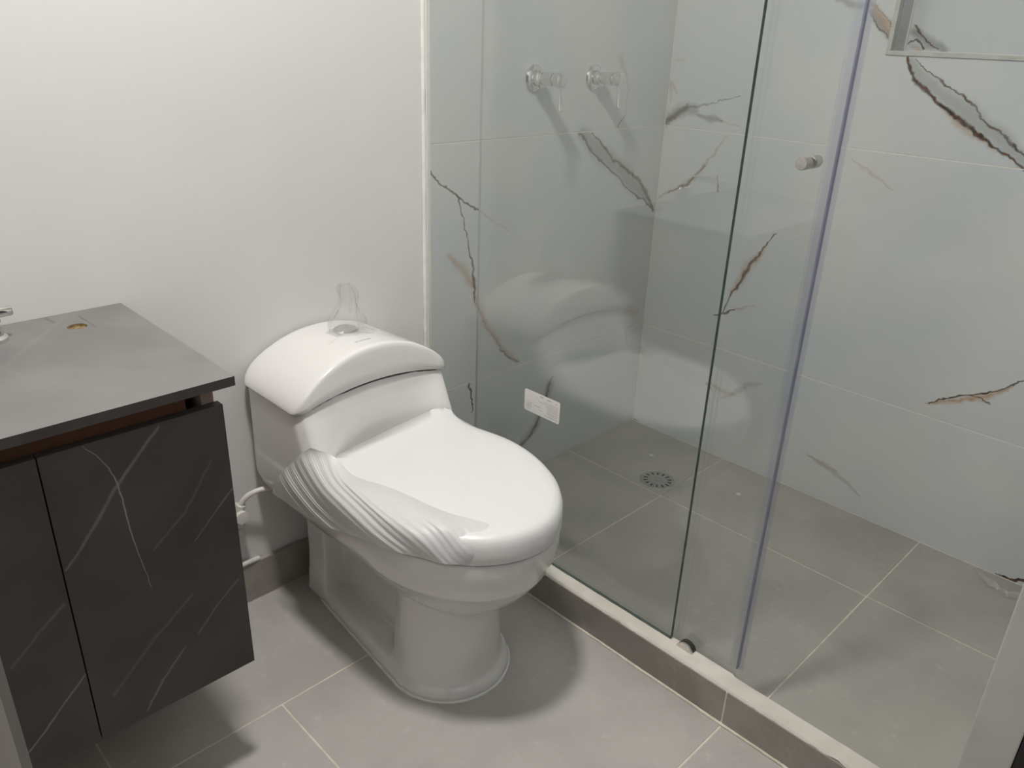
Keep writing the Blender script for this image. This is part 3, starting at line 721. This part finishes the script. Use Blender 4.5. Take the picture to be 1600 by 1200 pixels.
# tank lid
def lid_outline():
    """rounded rectangle in units of the half width and half depth, evenly sampled"""
    P = []; rx, ry = .17, .24
    def side(a, c, n): return [(a[0] + (c[0] - a[0]) * k / n, a[1] + (c[1] - a[1]) * k / n) for k in range(n)]
    def arc(cx, cy, a0): return [(cx + rx * math.cos(math.radians(a0 + 90 * k / 9)), cy + ry * math.sin(math.radians(a0 + 90 * k / 9))) for k in range(9)]
    P += side((1, -1 + ry), (1, 1 - ry), 10) + arc(1 - rx, 1 - ry, 0) + side((1 - rx, 1), (-1 + rx, 1), 26) + arc(-1 + rx, 1 - ry, 90)
    P += side((-1, 1 - ry), (-1, -1 + ry), 10) + arc(-1 + rx, -1 + ry, 180) + side((-1 + rx, -1), (1 - rx, -1), 26) + arc(1 - rx, -1 + ry, 270)
    return P
LH = .069
def lid_top(u, v):
    a = max(0.0, 1 - abs(u) ** 2.1); h = LH * a ** 0.66
    return zarch(u) + h * (1 - .19 * ((v + 1) / 2)) + .003
yc_l, hy = (TYF + TYB + .004) / 2, (TYB + .004 - TYF) / 2 + .003
rings = []
O = lid_outline()
def lid_pt(u, v, r, k):
    x = XC + (HW + .001) * u * r; y = yc_l + hy * v * r + (.007 * (1 - (u * r) ** 2) if v < 0 else 0) * (abs(v) ** 2)
    ur, vr = u * r, v * r
    zb, zt = ZL + zarch(ur), ZL + lid_top(ur, vr)
    return Vector((x, y, zb + (zt - zb) * k))
rings.append([lid_pt(u, v, .90, 0) for u, v in O])
for r, k in ((.985, 0), (1.0, .03), (1.0, .35), (.997, .65), (.990, .85), (.978, .94), (.955, .985), (.92, 1.0), (.85, 1), (.75, 1), (.62, 1), (.48, 1), (.32, 1), (.16, 1), (.04, 1)):
    rings.append([lid_pt(u, v, r, k) for u, v in O])
lid = loft('tank_lid', rings, 'ceramic', toilet)
rings = [[lid_pt(u, v, .94, 0) + Vector((0, 0, dz)) for u, v in O] for dz in (-.006, .002)]
loft('lid_gap_shade', rings, 'steel_and_gap_dark', toilet)  # dark filler added for the shade in the seam under the lid
lathe('flush_button', (.834, 1.305, ZL + lid_top(.06, 0) - .004), (0, 0, 1), [(0, .026), (.006, .026), (.009, .022), (.0095, 0)], 'chrome', toilet, 30)
# small pale print on the lid
bm = bmesh.new(); px, py = .800, 1.243
def pr(x0, x1, y0, y1):
    zz = ZL + lid_top((x0 - XC) / HW, ((y0 + y1) / 2 - yc_l) / hy)
    box_bm(bm, (x0, y0, zz - .0012), (x1, y1, zz + .0009))
pr(.806, .811, 1.225, 1.231)
x = .815
for w in (.0035, .003, .003, .0025, .003, .0028): pr(x, x + w, 1.2255, 1.2295); x += w + .0014
from_bm('print', bm, toilet, 'logo')['kind'] = 'stuff'
# seat ring and lid
loft('seat_ring', [seat_ring_pts(z, a, yf, 1.15, .143, rb=.03) for z, a, yf in ((.3845, .176, .745), (.387, .179, .741), (.398, .179, .741), (.400, .176, .744))], 'ceramic', toilet)
loft('seat_lid', [seat_ring_pts(z, a, yf, 1.148, .141, rb=.03) for z, a, yf in ((.4015, .176, .744), (.404, .178, .742), (.420, .177, .743), (.427, .170, .751), (.4295, .155, .77), (.4305, .12, .82))], 'ceramic', toilet)
for sx in (-1, 1):
    lathe('hinge', (XC + sx * .075 - .018, 1.156, .400), (1, 0, 0), [(0, .010), (.036, .010)], 'ceramic', toilet, 20)
# sealant round the foot
rings = []
base = pill(0, .1255, .972, 1.362, .099)
nb = len(base)
for k, p in enumerate(base):
    d = Vector((p.x - XC, (p.y - 1.1) * .6, 0)).normalized(); w = .0008 + .002 * noise.noise(p * 35)
    rings.append([p + Vector((0, 0, -.0005)) - d * .004, p + d * (.004 + w) + Vector((0, 0, -.0005)), p + d * (.002 + w) + Vector((0, 0, .0015)), p - d * .001 + Vector((0, 0, .004 + w))])
rings.append(rings[0])
loft('sealant_bead', rings, 'silicone', toilet, True, caps=False)

# white foam film over the closed seat
film = thing('foam_wrap', (XC, .95, .385), 'white foam film wrapped over the closed toilet seat, gathered in pleats at its left side', 'wrapping')
rings = []
for z, sc, q in ((.3855, 1.012, 0), (.3865, 1.012, 1), (.390, 1.016, 1), (.402, 1.017, .8), (.416, 1.013, .5), (.426, 1.0, .3), (.433, .975, .2), (.4362, .93, .2), (.4380, .85, .3), (.4390, .72, .4), (.4397, .55, .3), (.4402, .35, .2), (.4405, .12, .1)):
    P = seat_ring_pts(z, .183, .736, 1.186, .156, rb=.03, yc=.99)
    out = []
    for k, p in enumerate(P):
        p = Vector((XC + (p.x - XC) * sc, .99 + (p.y - .99) * sc, z))
        d = Vector((p.x - XC, p.y - .97, 0)); L = d.length; d = d / max(L, 1e-4)
        th = math.atan2(d.y, d.x)
        w = q * (.0007 * math.sin(th * 160) * max(0, math.cos(th + 2.0)) + .0020 * noise.noise(Vector((p.x * 18, p.y * 18, z * 30))))
        bul = .010 * math.exp(-((p.y - 1.10) / .035) ** 2) * (p.x > XC) * (q > .25) * (z < .432) + .004 * math.exp(-((p.y - .93) / .03) ** 2) * (p.x > XC) * q * (z < .432)
        p = p + d * (w + bul) + Vector((0, 0, .0012 * noise.noise(Vector((p.x * 12, p.y * 12, 3))) * (z > .43)))
        sy = max(0, min(1, (p.y - 1.09) / .085)); sx = max(0, min(1, (p.x - XC + .11) / .17))
        p.z += .024 * sy * sy * (3 - 2 * sy) * sx * sx * (3 - 2 * sx) * max(0, min(1, (z - .40) / .03))
        # the film ends against the tank front
        s_ = max(0, min(1, (ZL - p.z) / .11)); u_ = min(1, abs(p.x - XC) / HW)
        lim = TYF + .004 - .010 * s_ - .070 * s_ * u_ ** 2.2 + .006 * (1 - u_ * u_) - .0055
        p.y = min(p.y, lim)
        out.append(p)
    rings.append(out)
rings.append([Vector((XC, .99, .4405)) + Vector((.002 * math.cos(2 * math.pi * k / len(P)), .002 * math.sin(2 * math.pi * k / len(P)), 0)) for k in range(len(P))])
loft('film_cover', rings, 'film', film, True, caps=False)
top_edge = [(.643, 1.142, .480), (.668, 1.108, .468), (.680, 1.062, .4440), (.706, .985, .4425), (.728, .870, .4420), (.757, .806, .4400), (.772, .765, .434)]
low_edge = [(.637, 1.300, .313), (.634, 1.135, .334), (.631, .985, .374), (.645, .895, .388), (.667, .846, .388), (.687, .809, .388), (.712, .780, .389)]
mid_edge = [(.632, 1.215, .412), (.632, 1.115, .420), (.636, 1.020, .436), (.648, .922, .441), (.677, .845, .440), (.706, .803, .428), (.729, .770, .420)]
A = smooth_path(top_edge, 42); Bm = smooth_path(mid_edge, 42); Cc = smooth_path(low_edge, 42)
nv = 160; bm = bmesh.new(); rows = []
nu = len(A)
for i in range(nu):
    u = i / (nu - 1); row = []
    for j in range(nv + 1):
        v = j / nv
        p = A[i] * (1 - v) ** 2 + (2 * Bm[i] - .5 * (A[i] + Cc[i])) * 2 * v * (1 - v) + Cc[i] * v ** 2
        cdir = Vector((-.85, -.25 - .3 * u, .35)).normalized()
        s = v - 1.9 * u
        fade = min(1, v * 3.2) * min(1, (1 - u) * 3 + .12)
        amp = .00075 * fade * (1 - .65 * u)
        rip = amp * (math.sin(s * 190 + 2.2 * noise.noise(Vector((u * 3, v * 2, 0)))) * (.6 + noise.noise(Vector((u * 4, s * 6, 5)))) + 1.3 * math.sin(s * 47 + 1.3 + 2 * noise.noise(Vector((u * 2, v * 3, 8)))))
        big = .0035 * fade * math.sin(s * 11 + .8) * (1 - .4 * u)
        sink = max(0, (u - .84) / .16) ** 1.5 * .007
        p = p + Vector((.6, .75, -.15)) * sink
        row.append(bm.verts.new(p + cdir * (rip + big + .003 * min(1, v * 4))))
    rows.append(row)
for a, b in zip(rows[:-1], rows[1:]):
    for j in range(nv): bm.faces.new((a[j], b[j], b[j + 1], a[j + 1]))
sheet = from_bm('gathered_edge', bm, film, 'sheet', True)

# clear crinkled film standing on the flush button
wrap = thing('plastic_film', (.834, 1.305, .61), 'clear crinkled plastic film twisted upright over the flush button of the tank', 'plastic film')
rings = []; bz = ZL + lid_top(.06, 0)
NR = 26
for k in range(NR + 1):
    f = k / NR; z = bz + .003 + .098 * f
    r = .030 * (1 - f) ** .8 + .0055 + .003 * math.sin(f * 9)
    cx = .834 + .012 * math.sin(f * 3.2) * f; cy = 1.300
    ring = []
    for q in range(40):
        t = 2 * math.pi * q / 40
        w = .34 * noise.noise(Vector((math.cos(t) * 1.9, math.sin(t) * 1.9, f * 2.6))) + .22 * noise.noise(Vector((math.cos(t) * 4.5, math.sin(t) * 4.5, f * 5 + 9))) * (.3 + f)
        rr = r * (1 + w) ; sx = 1.0 + .1 * f; sy = 1 - .62 * f
        zz = z + (.012 * noise.noise(Vector((math.cos(t) * 2, math.sin(t) * 2, 4))) * f)
        dx, dy = rr * sx * math.cos(t), rr * sy * math.sin(t)
        # flattened fin faces the room
        ring.append(Vector((cx + .75 * dx + .5 * dy, cy - .65 * dx + .6 * dy, zz)))
    rings.append(ring)
loft('film', rings, 'clear_film', wrap, True, caps=False)
rings = []
for k in range(7):
    f = k / 6; ring = []
    for q in range(40):
        t = 2 * math.pi * q / 40
        rr = (.030 + .022 * f) * (1 + .22 * f * noise.noise(Vector((math.cos(t) * 1.6, math.sin(t) * 1.6, 7))))
        x = .838 + .010 * f + rr * math.cos(t); y = 1.300 + rr * .8 * math.sin(t)
        zz = ZL + lid_top((x - XC) / HW, (y - yc_l) / hy) + .0015 + .008 * (1 - f) * (1 - f) + .0018 * f * math.sin(t * 7)
        ring.append(Vector((x, y, zz)))
    rings.append(ring)
loft('film_skirt', rings, 'clear_film', wrap, True, caps=False)

# ------------------------------------------------------------------ vanity
VX0, VX1, VY = -0.155, 0.4265, 0.991
cab = thing('vanity_cabinet', (.14, 1.2, .224), 'wall hung dark marbled vanity cabinet with two doors left of the toilet', 'cabinet')
CT = .714
bm = bmesh.new()
box_bm(bm, (VX0 + .004, VY + .018, .226), (VX0 + .022, YB - .001, CT)); box_bm(bm, (VX0 + .022, VY + .018, .226), (VX1 - .020, YB - .001, .244))
box_bm(bm, (VX0 + .022, YB - .02, .244), (VX1 - .020, YB - .001, CT))
from_bm('carcass', bm, cab, 'wood')
box('side_panel', (VX1 - .0225, VY + .018, .226), (VX1 - .0045, YB - .001, CT), 'board_end', cab, .0005)
box('rail', (VX0 + .022, VY + .030, .640), (VX1 - .040, VY + .046, CT - .001), 'wood', cab)
XG = .1885
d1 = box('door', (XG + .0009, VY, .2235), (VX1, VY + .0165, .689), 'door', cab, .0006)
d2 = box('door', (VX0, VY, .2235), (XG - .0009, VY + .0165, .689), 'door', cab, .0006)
# countertop with a drilled hole
HC = (.3505, 1.3245); HR = .0145; ct = thing('countertop', (.15, 1.2, CT), 'grey marbled countertop with a small drilled hole on the vanity cabinet', 'countertop')
bm = bmesh.new(); x0, x1, y0, y1, z0, z1 = VX0 - .01, .446, .9865, YB - .0005, .7142, .7284
NH = 32
def ringv(z): return [bm.verts.new((HC[0] + HR * math.cos(2 * math.pi * k / NH), HC[1] + HR * math.sin(2 * math.pi * k / NH), z)) for k in range(NH)]
def sqv(z):
    P = []
    for k in range(NH):
        a = 2 * math.pi * (k) / NH; c, s = math.cos(a), math.sin(a); m = max(abs(c), abs(s)); P.append(bm.verts.new((HC[0] + .05 * c / m, HC[1] + .05 * s / m, z)))
    return P
layers = []
for z in (z0, z1):
    r, s = ringv(z), sqv(z)
    for k in range(NH): bm.faces.new((r[k], r[(k + 1) % NH], s[(k + 1) % NH], s[k]))
    xs = [x0, HC[0] - .05, HC[0] + .05, x1]; ys = [y0, HC[1] - .05, HC[1] + .05, y1]
    corner = [[bm.verts.new((x, y, z)) for y in ys] for x in xs]
    for i in range(3):
        for j in range(3):
            if i == 1 and j == 1: continue
            bm.faces.new((corner[i][j], corner[i + 1][j], corner[i + 1][j + 1], corner[i][j + 1]))
    layers.append((r, corner))
(ra, ca), (rb, cb) = layers
for k in range(NH): f = bm.faces.new((ra[k], ra[(k + 1) % NH], rb[(k + 1) % NH], rb[k])); f.material_index = 2
def per(c): return [c[i][0] for i in range(4)] + [c[3][j] for j in range(1, 4)] + [c[i][3] for i in (2, 1, 0)] + [c[0][j] for j in (2, 1)]
pa, pb = per(ca), per(cb)
for k in range(len(pa)): f = bm.faces.new((pa[k], pa[(k + 1) % len(pa)], pb[(k + 1) % len(pb)], pb[k])); f.material_index = 1
bmesh.ops.remove_doubles(bm, verts=bm.verts, dist=1e-5)
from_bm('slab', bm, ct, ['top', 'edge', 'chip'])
lathe('hole_lining', (HC[0], HC[1], .7155), (0, 0, 1), [(0, .0142), (.0085, .0142), (.0085, .0)], 'chip', ct, 24)
# faucet at the left edge of the picture
fx, fy, fz = .232, 1.333, .7284
fa = thing('faucet', (fx, fy, fz), 'chrome faucet at the left edge of the picture on the vanity top', 'faucet')
lathe('base', (fx, fy, fz), (0, 0, 1), [(0, .024), (.006, .024), (.010, .019), (.028, .0165), (.030, .019), (.052, .019), (.058, .014), (.0585, 0)], 'chrome', fa)
lathe('handle', (fx + .010, fy, fz + .042), (1, 0, .02), [(0, .0075), (.024, .0075), (.026, .0065), (.0262, 0)], 'chrome', fa, 24)
tube('spout', [(fx, fy, fz + .05), (fx - .01, fy - .005, fz + .075), (fx - .03, fy - .05, fz + .085), (fx - .045, fy - .095, fz + .075), (fx - .05, fy - .11, fz + .06)], .0095, 'chrome', fa, 16)

# ------------------------------------------------------------------ water supply behind the toilet
av = thing('angle_valve', (.598, YB, .215), 'small white plastic water valve on the wall between vanity and toilet', 'valve')
lathe('body', (.598, YB, .240), (0, -1, 0), [(0, .017), (.004, .017), (.006, .011), (.03, .011), (.034, .014), (.042, .014), (.043, 0)], 'hose', av, 24)
lathe('tap', (.598, YB - .022, .236), (0, 0, -1), [(0, .009), (.012, .009), (.014, .0115), (.024, .0115), (.025, 0)], 'hose', av, 20)
lathe('stub', (.594, YB, .186), (.7, -.5, .03), [(0, .007), (.020, .007), (.021, 0)], 'hose', av, 18)
tube('nut', [(.599, YB - .024, .246), (.604, YB - .027, .264)], .0095, 'hose', av, 12)
hs = thing('supply_hose', (.62, 1.35, .26), 'thin white water supply hose curving from wall valve to under the toilet tank', 'hose')
tube('hose', [(.603, YB - .027, .262), (.609, YB - .030, .274), (.622, YB - .036, .286), (.642, YB - .042, .291), (.668, YB - .048, .289), (.70, YB - .05, .282)], .0058, 'hose', hs, 12)
lp = tube('plaster_lump', [(.590, YB - .007, .100), (.606, YB - .009, .1035), (.624, YB - .008, .1025), (.640, YB - .005, .0995)], .0055, 'plaster')
tag(lp, 'white lump of dried plaster on the skirting below the wall valve', 'plaster')

# ------------------------------------------------------------------ odds and ends on the shower floor
def fleck(name, x, y, r, label, group, h=.0025):
    bm = bmesh.new(); bmesh.ops.create_icosphere(bm, subdivisions=2, radius=1)
    for v in bm.verts:
        w = 1 + .25 * noise.noise(v.co * 2 + Vector((x * 9, y * 9, 0)))
        v.co = Vector((x + r * w * v.co.x, y + r * w * v.co.y, h * .4 + h * .6 * v.co.z))
    o = from_bm(name, bm, None, 'plaster', True); tag(o, label, 'plaster spot', group)
fleck('plaster_spot', 1.845, 1.205, .0075, 'white plaster spot on the shower floor near the corner, beyond the drain', 'plaster spots')
fleck('plaster_spot', 1.848, .902, .0080, 'white plaster spot on the shower floor by the marble side wall', 'plaster spots')
bm = bmesh.new(); rows = []
path = smooth_path([(1.975, .315, .004), (1.952, .288, .008), (1.950, .262, .006), (1.928, .236, .011), (1.945, .212, .007), (1.955, .19, .004)], 8)
for i, p in enumerate(path):
    f = i / (len(path) - 1); row = []
    for j in range(9):
        v = j / 8 - .5; w = .030 + .012 * math.sin(f * 7)
        row.append(bm.verts.new(Vector((p.x + w * v * .8, p.y + w * v * .75, .0022 + p.z * (1 - 4 * v * v) + .0055 * abs(noise.noise(Vector((f * 6, v * 5, 2))))))))
    rows.append(row)
for a, b in zip(rows[:-1], rows[1:]):
    for j in range(8): bm.faces.new((a[j], b[j], b[j + 1], a[j + 1]))
sc = from_bm('plastic_scrap', bm, None, 'scrap', True)
tag(sc, 'crumpled clear plastic scrap on the shower floor beside the right door jamb', 'plastic scrap')

# ------------------------------------------------------------------ ceiling lamp
lamp = thing('ceiling_lamp', (LAMP_POS[0], LAMP_POS[1], CEIL), 'round recessed white ceiling lamp above the toilet', 'lamp')
lathe('housing', (LAMP_POS[0], LAMP_POS[1], CEIL), (0, 0, -1), [(-.01, .095), (.006, .095), (.010, .088), (.010, .080)], 'silicone', lamp, 40)
lathe('lens', (LAMP_POS[0], LAMP_POS[1], CEIL), (0, 0, -1), [(.001, .078), (.008, .078), (.0081, 0)], 'diffuser', lamp, 40)
settle()
